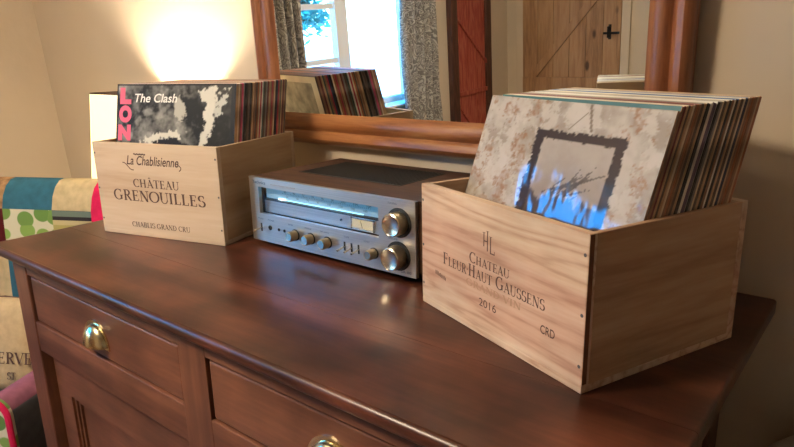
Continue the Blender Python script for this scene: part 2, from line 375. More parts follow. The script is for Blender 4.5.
bb = B(); bb.box(-h+FW-.6, 0.2, FW-.6, h-FW+.6, .7, MH-FW+.6); bb.build('mirror_glass', m_mirror, mir).rotation_euler = (lean, 0, 0)
bb = B(); bb.box(-h+1, 1.0, 1, h-1, 1.25, MH-1); bb.build('backboard', m_dkwood, mir).rotation_euler = (lean, 0, 0)

# ------------------------------------------------------------------ dresser
TL, TD = 136.6, 60
dr = thing('dresser', 'dark polished mahogany dresser carrying the receiver and both record crates', 'dresser', (0, 0, 0))
bb = B()
ys = [0, 16.6, 33, TD]
for a, c in zip(ys, ys[1:]):
    bb.box(0.0, a+(.025 if a else 0), z0-2.1, TL, c-(.025 if c < TD else 0), z0, 0)
bm = bb.bm
# round the front nosing and the ends
es = [e for e in bm.edges if all(abs(v.co.y) < 1e-5 for v in e.verts) and abs(e.verts[0].co.z-e.verts[1].co.z) < 1e-6]
bmesh.ops.bevel(bm, geom=es, offset=.0085, segments=5, affect='EDGES', profile=.5)
es = [e for e in bm.edges if all(v.co.x > TL/100-1e-5 for v in e.verts) and all(v.co.z > z0/100-1e-5 for v in e.verts)] + \
     [e for e in bm.edges if all(v.co.x < 1e-5 for v in e.verts) and all(v.co.z > z0/100-1e-5 for v in e.verts)]
bmesh.ops.bevel(bm, geom=es, offset=.005, segments=3, affect='EDGES', profile=.5)
bb.build('tabletop', m_top, dr, smooth=True)
BX0, BX1, BY0, BY1 = 5.5, 131.1, 2.0, 58.5
zt = z0-2.1
for xa, xb in ((BX0, 12.0), (BX1-6.5, BX1)):
    for ya, yb in ((BY0, BY0+6.5), (BY1-6.5, BY1)):
        bb = B(); bb.box(xa, ya, 0, xb, yb, zt, .25); bb.build('corner_post', m_post, dr)
for xa in (BX0+.8, BX1-2.6): bb = B(); bb.box(xa, BY0+6, 10, xa+1.8, BY1-6, zt); bb.build('side_panel', m_post, dr)
bb = B(); bb.box(12, BY0+.2, z0-5.0, BX1-6.5, BY0+3, zt); bb.box(12, BY0+.2, z0-22.0, BX1-6.5, BY0+3, z0-15.4, .15); bb.box(12, BY0+.2, 8, BX1-6.5, BY0+3, 14, .15)
bb.build('front_rail', m_body, dr)
bb = B(); bb.box(66.3, BY0+.15, 8, 73.4, BY0+3, zt, .1); bb.build('centre_stile', m_post, dr)
bb = B(); bb.box(BX0+1, BY1-1.5, 10, BX1-1, BY1-.5, zt); bb.box(BX0+1, BY0+4, 9, BX1-1, BY1-1, 10.5); bb.build('back_panel', m_dkwood, dr)
def cup_pull(parent, x, y, z):
    bb = B(); n = 20
    a, hgt, dep = 3.7, 3.9, 2.0
    # back plate
    pl = [(x + (a+.7)*math.cos(t), z-1.9 + (hgt+.6)*math.sin(t)) for t in [math.pi*i/n for i in range(n+1)]]
    pl = [(x+a+.7, z-2.3)] + pl + [(x-a-.7, z-2.3)]
    bb.poly(pl, y-.25, y)
    # hood: quarter ellipsoid shell open underneath, two skins
    for k, sc in enumerate((1.0, .93)):
        g = []
        for i in range(n+1):
            t = math.pi*i/n; row = []
            for j in range(9):
                ph = math.pi/2*j/8
                r1 = math.cos(ph); row.append(bb.bm.verts.new(cm(x+a*sc*math.cos(t)*r1, y-.2-dep*sc*math.sin(ph), z-1.9+hgt*sc*math.sin(t)*r1)))
            g.append(row)
        for i in range(n):
            for j in range(8):
                try: bb.bm.faces.new((g[i][j], g[i+1][j], g[i+1][j+1], g[i][j+1]))
                except Exception: pass
    bmesh.ops.remove_doubles(bb.bm, verts=bb.bm.verts[:], dist=.00001)
    bb.box(x-.5-3.9, y-.45, z-2.0, x-3.4, y-.2, z-1.5); 
    o = bb.build('cup_pull', m_brass, parent, smooth=True); o['label'] = 'brass cup pull'
def drawer(xa, xb):
    bb = B(); za, zb = z0-15.2, z0-5.2
    bb.box(xa+.35, BY0+.45, za+.2, xb-.3, BY0+40, zb-.25, .3)
    d = bb.build('drawer', m_body, dr)
    cup_pull(d, (xa+xb)/2-.3, BY0+.45, (za+zb)/2-.6)
drawer(12.2, 66.2); drawer(73.5, 124.5)
def cupboard(xa, xb):
    bb = B(); za, zb = 14.2, z0-22.2; y = BY0+1.9
    st = 6.6; tp = 9
    bb.box(xa+.9, y, za, xa+.3+st, y+2, zb); bb.box(xb-.3-st, y, za, xb-.3, y+2, zb)
    bb.box(xa+.3+st, y, zb-tp, xb-.3-st, y+2, zb); bb.box(xa+.3+st, y, za, xb-.3-st, y+2, za+st)
    # moulding and recessed panel
    i0, i1, j0, j1 = xa+.3+st, xb-.3-st, za+st, zb-tp
    for k, (o_, d_) in enumerate(((0, .5), (.8, .9))):
        bb.box(i0+o_, y+d_, j0+o_, i0+o_+.8, y+2, j1-o_); bb.box(i1-o_-.8, y+d_, j0+o_, i1-o_, y+2, j1-o_)
        bb.box(i0+o_, y+d_, j1-o_-.8, i1-o_, y+2, j1-o_); bb.box(i0+o_, y+d_, j0+o_, i1-o_, y+2, j0+o_+.8)
    bb.box(i0, y+1.4, j0, i1, y+1.9, j1)
    d = bb.build('cupboard_door', m_body, dr)
    kx = xb-3 if xa < 40 else xa+3
    bb = B(); bb.lathe([(.7, 0), (.6, .8), (1.4, 1.6), (1.5, 2.2), (.9, 2.8), (.1, 2.9)], M_.Translation(cm(kx, y, 44)) @ M_.Rotation(R(90), 4, 'X'))
    k = bb.build('door_knob', m_brass, d, smooth=True); k['label'] = 'brass knob'
cupboard(12.2, 66.2); cupboard(73.5, 124.5)

# ------------------------------------------------------------------ lettering
TK, TN = .17, .065
def glyph(ch):
    """serif capital, height 1: returns (quads, advance)"""
    q = []
    def ln(x0, y0, x1, y1, w):
        d = Vector((x1-x0, y1-y0)).normalized(); n = Vector((-d.y, d.x))*w/2
        q.append([(x0-n.x, y0-n.y), (x1-n.x, y1-n.y), (x1+n.x, y1+n.y), (x0+n.x, y0+n.y)])
    def sf(x, y, w=.3): ln(x-w/2, y, x+w/2, y, TN)
    def stem(x, y0=0, y1=1, w=TK, b=True, t=True):
        ln(x, y0, x, y1, w)
        if b: sf(x, y0+TN/2)
        if t: sf(x, y1-TN/2)
    def arc(cx, cy, rx, ry, a0, a1, thick=TK, n=14):
        P = []
        for i in range(n+1):
            a = R(a0+(a1-a0)*i/n); w = (TN+(thick-TN)*abs(math.cos(a))**1.3)/2
            c, s = math.cos(a), math.sin(a); P.append(((cx+(rx-w)*c, cy+(ry-w)*s), (cx+(rx+w)*c*1.0, cy+(ry+w)*s)))
        for a, b_ in zip(P, P[1:]): q.append([a[0], b_[0], b_[1], a[1]])
    adv = .8
    if ch == 'I': stem(.18); adv = .42
    elif ch == 'H': stem(.2); stem(.72); ln(.2, .52, .72, .52, TN); adv = .98
    elif ch == 'L': stem(.2); ln(.2, TN/2, .62, TN/2, TN); ln(.62, 0, .62, .25, TN); adv = .72
    elif ch in 'EF':
        stem(.2); ln(.2, .97, .6, .97, TN); ln(.6, .78, .6, 1, TN); ln(.2, .52, .5, .52, TN); ln(.5, .42, .5, .62, TN)
        if ch == 'E': ln(.2, TN/2, .64, TN/2, TN); ln(.64, 0, .64, .24, TN)
        adv = .76
    elif ch == 'T': stem(.4, t=False); ln(.04, .97, .76, .97, TN); ln(.05, .76, .05, 1, TN); ln(.75, .76, .75, 1, TN); adv = .82
    elif ch in 'AÂ':
        ln(.1, 0, .42, 1, TN); ln(.38, 1, .74, 0, TK); ln(.2, .34, .62, .34, TN); sf(.1, TN/2, .24); sf(.74, TN/2, .3); adv = .86
        if ch == 'Â': ln(.26, 1.12, .4, 1.28, .08); ln(.4, 1.28, .54, 1.12, .08)
    elif ch == 'V': ln(.06, 1, .4, 0, TK); ln(.4, 0, .72, 1, TN); sf(.06, 1-TN/2, .26); sf(.72, 1-TN/2, .22); adv = .8
    elif ch == 'C': arc(.48, .5, .38, .48, 48, 312); ln(.74, .72, .74, .98, TN); ln(.74, .04, .74, .2, TN); adv = .86
    elif ch == 'G': arc(.48, .5, .38, .48, 48, 312); ln(.74, .72, .74, .98, TN); stem(.76, .06, .46, b=False); adv = .98
    elif ch == 'O': arc(.5, .5, .42, .48, 0, 360, n=24); adv = 1.0
    elif ch == 'D': stem(.2); arc(.3, .5, .46, .485, -90, 90); adv = .88
    elif ch == 'U': stem(.18, .3, 1, b=False); arc(.45, .32, .27, .32, 180, 360, TN*1.6); stem(.72, .3, 1, TN, b=False); adv = .9
    elif ch == 'N': stem(.16, w=TN); ln(.18, .98, .74, .02, TK); stem(.76, w=TN, b=False); adv = .92
    elif ch in 'RB':
        stem(.2); arc(.34, .74, .26, .24, -90, 90); ln(.2, .97, .36, .97, TN); ln(.2, .52, .36, .52, TN)
        if ch == 'R': ln(.38, .52, .72, 0, TK*.9); sf(.76, TN/2, .16); adv = .84
        else: arc(.34, .26, .34, .25, -90, 90); ln(.2, .03, .36, .03, TN); adv = .8
    elif ch == 'S':
        arc(.36, .74, .24, .24, 40, 250); arc(.36, .27, .26, .25, 90, -150); ln(.56, .74, .56, .96, TN); ln(.1, .04, .1, .28, TN); adv = .68
    elif ch == ' ': adv = .38
    elif ch == '·': ln(.06, .45, .16, .45, .1); adv = .24
    return q, adv
def serif_text(name, text, x0, x1, zbase, hgt, mat, parent, y, caps=None):
    """text on the plane facing -Y between x0 and x1; upper case full height, lower case as small capitals"""
    bb = B(); items = []; x = 0
    for ch in text:
        k = 1 if (ch.isupper() or ch in ' ·') else .78
        g, adv = glyph(ch.upper() if ch != '·' else ch); items.append((g, x, k)); x += adv*k
    sx = (x1-x0)/x
    for g, gx, k in items:
        for quad in g: bb.quad(*[(x0+(gx+p[0]*k)*sx, y, zbase+p[1]*k*hgt) for p in quad])
    return bb.build(name, mat, parent, recalc=False)
def font_text(name, text, x0, x1, zbase, mat, parent, y, hgt=None, bold=0.0, shear=0, extr=0):
    c = bpy.data.curves.new('t', 'FONT'); c.body = text; c.size = 1; c.offset = bold; c.shear = shear
    o = bpy.data.objects.new('t', c); COL.objects.link(o); bpy.context.view_layer.update()
    dg = bpy.context.evaluated_depsgraph_get(); me = bpy.data.meshes.new_from_object(o.evaluated_get(dg)); bpy.data.objects.remove(o)
    xs = [v.co.x for v in me.vertices]; zs = [v.co.y for v in me.vertices]; a, w = min(xs), max(xs)-min(xs); zb, hh = min(zs), max(zs)-min(zs)
    k = (x1-x0)/w; kz = (hgt/hh) if hgt else k
    for v in me.vertices: v.co = cm(x0+(v.co.x-a)*k, y, zbase+(v.co.y-zb)*kz)
    me.materials.clear(); me.materials.append(mat); me.name = name
    ob = bpy.data.objects.new(name, me); COL.objects.link(ob); ob.parent = parent; return ob

# ------------------------------------------------------------------ crates
def crate(label, loc, rz, Wd, D, H, mf, ms, dark_end):
    t = thing('wine_crate', label, 'crate', loc, rz)
    P = 1.2; bt = .9
    bb = B(); bb.box(0, 0, bt, Wd, P, H, .06, 1); bb.build('front_panel', mf, t)
    bb = B(); bb.box(0, D-P, bt, Wd, D, H, .06, 1); bb.build('back_panel', mf, t)
    for xa in (0.02, Wd-.8): bb = B(); bb.box(xa, P, bt, xa+.78, D-P, H-.05, .05, 1); bb.build('side_panel', ms, t)
    bb = B(); bb.box(0, 0, 0, Wd, D, bt, .06, 1); bb.build('bottom_panel', mf, t)
    if dark_end: bb = B(); bb.box(Wd-.01, .1, bt+.2, Wd+.015, .75, H-.1); e = bb.build('end_grain', m_endgrain, t); e['label'] = 'dark end grain of the front panel'
    bb = B()
    for xa in (.4, Wd-.5):
        for z in (3.2, H*.5, H-2.4): bb.lathe([(.22, -.03), (.22, .02)], M_.Translation(cm(xa, 0, z)) @ M_.Rotation(R(90), 4, 'X'), n=10)
    bb.build('nail_heads', m_nail, t)['kind'] = 'stuff'
    return t
RB = (93.53, 28.37); RA = R(-21.2); RW, RD, RH = 33, 27.3, 18.55
LB = (11.14, 19.71); LA = R(15.04); LW, LD, LH = 33.5, 27.5, 20.1
cr = crate('open pine wine crate with reddish grain at the right, full of records', (*RB, z0+.02), RA, RW, RD, RH, m_crateR, m_crateRs, True)
cl = crate('pale wooden wine crate with brown château lettering at the left', (*LB, z0+.02), LA, LW, LD, LH, m_crateL, m_crateLs, False)
y = -.02
serif_text('printed_lettering', 'Chateau', 12.0, 20.4, 9.75, 1.5, m_ink, cr, y)
serif_text('printed_lettering', 'Fleur·Haut Gaussens', 5.7, 26.8, 7.75, 1.75, m_ink, cr, y)
serif_text('faded_lettering', 'GRAND VIN', 11.3, 22.7, 6.35, .95, m_inkg, cr, y)
font_text('printed_year', '2016', 14.3, 17.9, 4.25, m_ink, cr, y, hgt=1.1, bold=.0)
font_text('printed_code', 'CRD', 26.2, 28.6, 4.85, m_ink, cr, y, hgt=1.1, bold=.01)
bb = B()
for (x, za, zb, w) in ((15.15, 12.7, 14.6, .2), (15.9, 12.2, 14.9, .2), (16.55, 12.0, 14.3, .2)): bb.quad((x-w/2, y, za), (x+w/2, y, za), (x+w/2, y, zb), (x-w/2, y, zb)); bb.quad((x-.3, y, zb-.06), (x+.3, y, zb-.06), (x+.3, y, zb), (x-.3, y, zb))
bb.quad((15.1, y, 13.4), (15.95, y, 13.4), (15.95, y, 13.55), (15.1, y, 13.55)); bb.quad((16.5, y, 12.0), (17.4, y, 12.0), (17.4, y, 12.15), (16.5, y, 12.15)); bb.quad((17.3, y, 12.0), (17.4, y, 12.0), (17.4, y, 12.5), (17.3, y, 12.5))
bb.build('printed_emblem', m_ink, cr, recalc=False)
bb = B(); r_ = random.Random(5)
for i in range(9):
    x = 3.7+i*.31; zz = 5.9-i*.04; bb.quad((x, y, zz-.35), (x+.18, y, zz-.35), (x+.18, y, zz+r_.uniform(.1, .35)), (x, y, zz+r_.uniform(.1, .35)))
bb.build('ink_stamp', m_ink, cr, recalc=False)
serif_text('printed_lettering', 'CHÂTEAU', 10.5, 23.1, 10.85, 1.75, m_ink, cl, y)
serif_text('printed_lettering', 'GRENOUILLES', 4.4, 29.5, 7.75, 2.35, m_ink, cl, y)
serif_text('printed_lettering', 'CHABLIS GRAND CRU', 8.7, 24.8, 2.0, 1.1, m_ink, cl, y)
font_text('printed_script', 'La Chablisienne', 9.4, 23.6, 15.6, m_ink, cl, y, hgt=2.0, shear=.35, bold=.012)
bb = B(); 
def strip(pts, w):
    for a, c in zip(pts, pts[1:]):
        d = Vector((c[0]-a[0], c[1]-a[1])).normalized(); n = Vector((-d.y, d.x))*w/2
        bb.quad((a[0]-n.x, y, a[1]-n.y), (c[0]-n.x, y, c[1]-n.y), (c[0]+n.x, y, c[1]+n.y), (a[0]+n.x, y, a[1]+n.y))
strip([(8.2+i*.25, 16.0-.13*i+.25*math.sin(i*.55)) for i in range(13)], .2); bb.build('printed_flourish', m_ink, cl, recalc=False); bb = B()
strip([(23.2+.9*math.sin(t*.35), 16.2-.17*t) for t in range(9)], .2); bb.build('printed_flourish', m_ink, cl, recalc=False); bb = B()
strip([(11.6+i*.25, 17.9+.12*math.sin(i*2)) for i in range(14)], .3)
bb.build('printed_flourish', m_ink, cl, recalc=False)

# ------------------------------------------------------------------ records
PAL = dict(
    tan=(.50, .33, .18), cream=(.70, .60, .42), brown=(.29, .155, .085), dark=(.11, .075, .055), black=(.013, .012, .013),
    white=(.74, .71, .63), grey=(.25, .23, .21), maroon=(.16, .03, .03), crimson=(.42, .03, .06), green=(.05, .09, .07),
    teal=(.03, .13, .15), blue=(.05, .12, .30), rust=(.36, .13, .05), purple=(.10, .06, .12), pink=(.62, .10, .22), navy=(.02, .03, .07))
SM = {}
def sleeve_mat(c, kind):
    k = c+kind
    if k not in SM:
        col = PAL[c]
        if kind == 'spine':
            m, nt, b = new_mat('worn_spine_'+c); tc = N(nt, 'ShaderNodeTexCoord'); mp = N(nt, 'ShaderNodeMapping'); mp.inputs['Scale'].default_value = (1, 1, .25)
            nz = N(nt, 'ShaderNodeTexNoise'); nz.inputs['Scale'].default_value = 90; nz.inputs['Detail'].default_value = 5
            rr = ramp(nt, [(.36, tuple(x*.65 for x in col)), (.50, tuple(x*1.15 for x in col)), (.72, tuple(min(1, x*1.1+.2) for x in col))])
            nt.links.new(tc.outputs['Object'], mp.inputs[0]); nt.links.new(mp.outputs[0], nz.inputs['Vector']); nt.links.new(nz.outputs['Fac'], rr.inputs[0]); nt.links.new(rr.outputs[0], b.inputs['Base Color'])
            b.inputs['Roughness'].default_value = .5; SM[k] = m
        else: SM[k] = plain('sleeve_card_'+c, col, .42, var=.12, vscale=20)
    return SM[k]
def ordinal(n): return {1:'first', 2:'second', 3:'third', 4:'fourth', 5:'fifth', 6:'sixth', 7:'seventh', 8:'eighth', 9:'ninth', 10:'tenth'}[n]
meshes = {}
def sleeve_mesh(c, th, top):
    k = (c, round(th, 2), top)
    if k in meshes: return meshes[k]
    bb = B(); w, hh = 31.15, 31.3
    bb.box(0, 0, 0, w, th, hh, min(.1, th*.3), 2)
    bm = bb.bm
    for f in bm.faces:
        n = f.normal; f.normal_update(); n = f.normal
        f.material_index = 1 if n.x > .3 else (2 if n.z > .3 else 0)
    me = bpy.data.meshes.new('record_sleeve'); bm.to_mesh(me); bm.free()
    for m in (sleeve_mat(top, 'card'), sleeve_mat(c, 'spine'), sleeve_mat(top, 'card')): me.materials.append(m)
    meshes[k] = me; return me
COLN = dict(tan='tan', cream='cream', brown='brown', dark='very dark brown', black='black', white='white', grey='grey', maroon='maroon', crimson='crimson', green='dark green',
            teal='teal', blue='blue', rust='rust-coloured', purple='dusky purple', pink='pink', navy='navy')
def stack(base, ang, off, t0, lean0, lean1, tw0, spec, side, group, z=1.0, first_th=.4, skip_first=True):
    """spec: list of (colour, thickness, top colour).  Sleeves lean back, each resting on the next."""
    e = Vector((math.cos(ang), math.sin(ang))); n = Vector((-math.sin(ang), math.cos(ang)))
    cnt = {}; t = t0; tw = tw0; ln_ = lean0; N_ = len(spec); out = []; rr_ = random.Random(hash(side) % 7 if False else len(side))
    for i, (c, th, top) in enumerate(spec):
        j = rr_.uniform(-.06, .06) if i else 0
        p = Vector(base) + e*(off+j) + n*t
        pos = (p.x, p.y, z0+z+.3)
        rot = (-R(ln_), 0, ang+R(tw))
        out.append((pos, rot, t, ln_, tw))
        if i or not skip_first:
            o = bpy.data.objects.new('record_sleeve', sleeve_mesh(c, th, top)); COL.objects.link(o)
            o.location = cm(*pos); o.rotation_euler = rot
            cnt[c] = cnt.get(c, 0)+1
            last = i == N_-1
            lab = f"{ordinal(cnt[c])} {COLN[c]}-spined record sleeve from the front of the {side} crate" if not last else f"rearmost {COLN[c]}-spined record sleeve, nearest the wall in the {side} crate"
            tag(o, lab, 'record', group)
        f = min(1, (i+1)/(N_-1)) if N_ > 1 else 0
        nl = lean0+(lean1-lean0)*f; ntw = tw0*max(0, 1-(i+1)/14)
        t += th/math.cos(R(ln_)) + .012 + 31.3*max(0, math.sin(R(ln_))-math.sin(R(nl))) + 31.4*max(0, math.sin(R(tw))-math.sin(R(ntw)))
        ln_, tw = nl, ntw
    print('stack', side, 'end t', t, 'n', N_)
    return out
r_ = random.Random(11)
# right crate
rsp = 'brown maroon tan dark tan cream brown rust brown dark tan black white purple black grey cream dark tan black brown white black tan dark cream navy tan brown rust brown tan rust'.split()
rtp = 'teal cream cream white brown maroon maroon maroon brown grey grey cream white white white grey cream grey cream white white blue blue blue white cream white blue cream tan brown cream tan'.split()
rth = [.42, .36, .34, .36, .4, .3, .4, .36, .4, .5, .36, .6, .5, .8, .5, .4, .36, .5, .4, .5, .4, .3, .55, .4, .5, .35, .6, .4, .45, .4, .5, .45, .45]
rth = [t_*.95 for t_ in rth]
rspec = [('cream', 1.02, 'cream')] + list(zip(rsp, rth, rtp))
rs = stack(RB, RA, .92, 2.7, 19.4, 17.0, 0, rspec, 'right-hand', 'records in the right-hand crate')
lspec = [('black', .4, 'black')] + [(c, th, tp) for c, th, tp in [
    ('tan', .5, 'white'), ('cream', .4, 'white'), ('brown', .5, 'cream'), ('pink', .5, 'pink'), ('grey', .4, 'white'), ('black', .8, 'blue'), ('dark', .9, 'dark'), ('black', .7, 'dark'), ('tan', .6, 'tan'), ('brown', .6, 'cream'), ('dark', .5, 'dark'),
    ('rust', .5, 'rust'), ('cream', .4, 'cream'), ('crimson', .45, 'crimson'), ('white', .4, 'white'), ('green', .6, 'green'), ('dark', .5, 'dark'), ('grey', .5, 'grey'), ('maroon', .5, 'maroon'), ('tan', .5, 'tan'), ('brown', .5, 'brown'),
    ('crimson', .4, 'crimson'), ('rust', .55, 'rust'), ('cream', .36, 'cream'), ('black', .55, 'black'), ('navy', .5, 'navy'), ('crimson', .4, 'maroon'), ('brown', .5, 'brown'), ('green', .4, 'green'), ('tan', .5, 'brown'), ('maroon', .5, 'maroon'), ('brown', .5, 'dark'), ('dark', .5, 'dark')]]
ls = stack(LB, LA, 1.15, 1.6, 12.5, 11.6, 3.2, lspec, 'left-hand', 'records in the left-hand crate')
# ---- front sleeve of the right crate: flaking plaster with a dark ragged frame, glossy curved cover
def grid_cover(name, w, hh, nx, nz, depth, thick, colfn):
    """curved board: front grid with a 'art' colour attribute, plus back and edges"""
    bm = bmesh.new(); cl_ = bm.verts.layers.float_color.new('art'); F_ = []; Bk = []
    for j in range(nz+1):
        a = []; c = []
        for i in range(nx+1):
            s, l = w*i/nx, hh*j/nz; d = depth(s, l)
            v = bm.verts.new(cm(s, -d, l)); v[cl_] = (*colfn(s/w, l/hh), 1); a.append(v)
            if i % 10 == 0 or i == nx: pass
            v2 = bm.verts.new(cm(s, -d+thick, l)); v2[cl_] = (.4, .33, .24, 1); c.append(v2)
        F_.append(a); Bk.append(c)
    for j in range(nz):
        for i in range(nx):
            f = bm.faces.new((F_[j][i], F_[j][i+1], F_[j+1][i+1], F_[j+1][i])); f.smooth = True
            f = bm.faces.new((Bk[j][i], Bk[j+1][i], Bk[j+1][i+1], Bk[j][i+1])); f.smooth = True; f.material_index = 1
    for j in range(nz):
        for i in (0, nx):
            f = bm.faces.new((F_[j][i], F_[j+1][i], Bk[j+1][i], Bk[j][i])); f.material_index = 1
    for i in range(nx):
        for j in (0, nz):
            f = bm.faces.new((F_[j][i], F_[j][i+1], Bk[j][i+1], Bk[j][i])); f.material_index = 1
    me = bpy.data.meshes.new(name); bm.to_mesh(me); bm.free(); return me
def fbm(x, y, s, o=4, seed=0.0):
    return noise.fractal(Vector((x*s+seed, y*s-seed, seed)), .5, 2.0, o)
def mixc(a, b, f): f = max(0, min(1, f)); return tuple(a[i]*(1-f)+b[i]*f for i in range(3))
def ss(a, b, x):
    t = max(0, min(1, (x-a)/(b-a))); return t*t*(3-2*t)
def art_plaster(u, v):
    c = mixc((.32, .28, .24), (.50, .465, .43), .5+1.1*fbm(u, v, 4)+.3*fbm(u, v, 14))
    # flaked brown patches, densest in the upper left
    k = .55*(1-ss(.12, .45, u))*ss(.1, .7, v) + .12*ss(.75, .95, v)
    p = fbm(u, v, 9, 5, 3.3)+k*.55
    c = mixc(c, (.28, .14, .07), .8*ss(.29, .41, p)*(.4+.6*ss(-.1, .3, fbm(u, v, 40, 2, 9))))
    e = abs(fbm(u, v, 11, 3, 7.7)); c = mixc(c, (.12, .07, .05), .55*(1-ss(.0, .03, e))*ss(.0, .3, k+.05))
    c = mixc(c, (.56, .53, .50), .7*ss(.2, .4, fbm(u, v, 9, 5, 5.5)))
    # rough frame around a pale panel
    x, z = u*31.3, v*31.3; rg = .28*fbm(u, v, 60, 3, 2.0)+.25*fbm(u, v, 18, 2, 1.0)
    fl, fr_, ft, fb = 11.0, 26.1, 27.4, 10
    il, ir, it = 12.5, 24.6, 26.2
    dout = min(x-fl, fr_-x, ft-z)+rg; din = min(x-il, ir-x, it-z)+rg*.5
    if dout > 0:
        c = mixc(c, (.028, .016, .018), ss(0, .12, dout))
        if din > 0:
            g = mixc((.30, .25, .22), (.40, .36, .33), ss(18, 27, z)+.3*fbm(u, v, 8))
            # dark low hedge line and grassy strokes
            hgt = 18.6+1.1*fbm(u, 0, 14, 3, 4.0)+.6*fbm(u, 0, 50, 2)
            g = mixc(g, (.07, .05, .045), ss(.25, -.25, z-hgt))
            for (xa, za, xb, zb, w) in GR:
                dx, dz = xb-xa, zb-za; t = ((x-xa)*dx+(z-za)*dz)/(dx*dx+dz*dz)
                if 0 < t < 1:
                    dd = abs((x-xa)*dz-(z-za)*dx)/math.hypot(dx, dz)+ .06*math.sin(t*9)
                    if dd < w: g = mixc(g, (.06, .045, .04), .85)
            c = mixc(c, g, ss(0, .1, din))
    # thin cord lines above the frame
    for (xa, za, xb, zb, w) in ((16.3, 27.6, 19.0, 30.2, .09), (20.2, 27.6, 19.0, 31.2, .2)):
        dx, dz = xb-xa, zb-za; t = ((x-xa)*dx+(z-za)*dz)/(dx*dx+dz*dz)
        if 0 < t < 1 and abs((x-xa)*dz-(z-za)*dx)/math.hypot(dx, dz) < w: c = mixc(c, (.12, .08, .05), .8)
    return c
gr_ = random.Random(4); GR = []
for k in range(22):
    a = R(gr_.uniform(22, 62)); L = gr_.uniform(3, 6.5); x = gr_.uniform(14, 19); z = gr_.uniform(17, 19.5); GR.append((x, z, x+L*math.cos(a), z+L*math.sin(a), gr_.uniform(.05, .11)))
GR.append((17, 19.5, 24.2, 22.6, .15))
def depth_r(s, l):
    k = .065; return .75 - k*s*(1-.35*s/31.3) 
me = grid_cover('record_sleeve', 31.1, 31.0, 150, 150, depth_r, .35, art_plaster)
def art_mat(name, rough, coat, ior, cr_=.06, bump=0.0):
    m, nt, b = new_mat(name); at = N(nt, 'ShaderNodeAttribute'); at.attribute_name = 'art'
    nt.links.new(at.outputs['Color'], b.inputs['Base Color']); b.inputs['Roughness'].default_value = rough; b.inputs['Specular IOR Level'].default_value = .2
    b.inputs['Coat Weight'].default_value = coat; b.inputs['Coat IOR'].default_value = ior; b.inputs['Coat Roughness'].default_value = cr_
    if bump:
        tc = N(nt, 'ShaderNodeTexCoord'); nz = N(nt, 'ShaderNodeTexNoise'); nz.inputs['Scale'].default_value = 22; nz.inputs['Detail'].default_value = 2
        mp = N(nt, 'ShaderNodeMapping'); mp.inputs['Scale'].default_value = (1, 1, .5); nt.links.new(tc.outputs['Object'], mp.inputs[0]); nt.links.new(mp.outputs[0], nz.inputs['Vector'])
        bp = N(nt, 'ShaderNodeBump'); bp.inputs['Strength'].default_value = bump; bp.inputs['Distance'].default_value = .004
        nt.links.new(nz.outputs['Fac'], bp.inputs['Height']); nt.links.new(bp.outputs[0], b.inputs['Coat Normal'])
    return m
me.materials.append(art_mat('laminated_cover', .5, 1, 1.66, .07, .6)); me.materials.append(sleeve_mat('brown', 'spine'))
o = bpy.data.objects.new('record_sleeve', me); COL.objects.link(o)
pos, rot, *_ = rs[0]
n2 = Vector((-math.sin(RA), math.cos(RA)))
o.location = cm(*pos); o.rotation_euler = rot
tag(o, 'record sleeve showing flaking plaster and a dark-framed picture, front of the right-hand crate', 'record', 'records in the right-hand crate')
# ---- front sleeve of the left crate: dark monochrome blotches with pink and white lettering
def art_mono(u, v):
    b_ = .10+.14*fbm(u, v, 5, 5, 1.5)+.05*fbm(u, v, 30, 2, 2)
    b_ *= 1-ss(.55, .8, u)*.75
    b_ += .12*ss(.2, .5, fbm(u, v, 6, 3, 8.0))*(1-ss(.5, .7, u))
    b_ = max(.012, b_)
    c = (b_*1.02, b_, b_*.9)
    # abstract pale shapes
    def blob(cx, cz, rx, rz, a, thr=1.0, amp=.35, sd=0.0):
        x, z = (u-cx), (v-cz); ca, sa = math.cos(a), math.sin(a); X, Z = x*ca+z*sa, -x*sa+z*ca
        return thr - math.sqrt((X/rx)**2+(Z/rz)**2) + amp*fbm(u, v, 22, 3, sd)
    for args, col in (((.80, .80, .045, .17, -.12, 1, .5, 1.0), (.62, .60, .52)), ((.78, .92, .075, .055, 0, 1, .5, 2.0), (.6, .58, .5)), ((.76, .66, .028, .12, -.35, 1, .5, 6.0), (.62, .6, .52)),
                      ((.885, .86, .03, .10, -.5, 1, .9, 3.0), (.5, .5, .44)), ((.55, .83, .05, .085, .1, 1, .4, 4.0), (.42, .40, .34)), ((.42, .62, .17, .055, .15, 1, .5, 5.0), (.60, .58, .50))):
        k = blob(*args); c = mixc(c, col, ss(0, .18, k))
    k = blob(.47, .585, .15, .05, .0, 1, .4, 7.0); c = mixc(c, (.012, .012, .014), ss(0, .1, k))
    if u > .965 or v > .985 or u < .012: c = (.015, .015, .016)
    return c
me = grid_cover('record_sleeve', 31.15, 31.3, 130, 130, lambda s, l: 0.0, .36, art_mono)
me.materials.append(art_mat('printed_cover', .5, .12, 1.4, .2)); me.materials.append(sleeve_mat('tan', 'spine'))
lf = bpy.data.objects.new('record_sleeve', me); COL.objects.link(lf)
pos, rot, *_ = ls[0]; lf.location = cm(*pos); lf.rotation_euler = rot
tag(lf, 'black-and-white record sleeve with pink letters down its edge, front of the left-hand crate', 'record', 'records in the left-hand crate')
m_pink = plain('pink_print', (.68, .10, .16), .45); m_wprint = plain('white_print', (.78, .76, .68), .45)
for ch, za, zb, xa, xb in (('L', 26.9, 30.5, .9, 4.0), ('O', 22.85, 26.6, .7, 4.2), ('N', 18.9, 22.4, .6, 4.1), ('D', 14.9, 18.4, .6, 4.1)):
    f = font_text('cover_letter', ch, xa, xb, za, m_pink, lf, -.03, hgt=zb-za, bold=.075)
f = font_text('cover_title', 'The Clash', 5.0, 16.4, 27.3, m_wprint, lf, -.03, hgt=1.9, bold=.012, shear=.2)
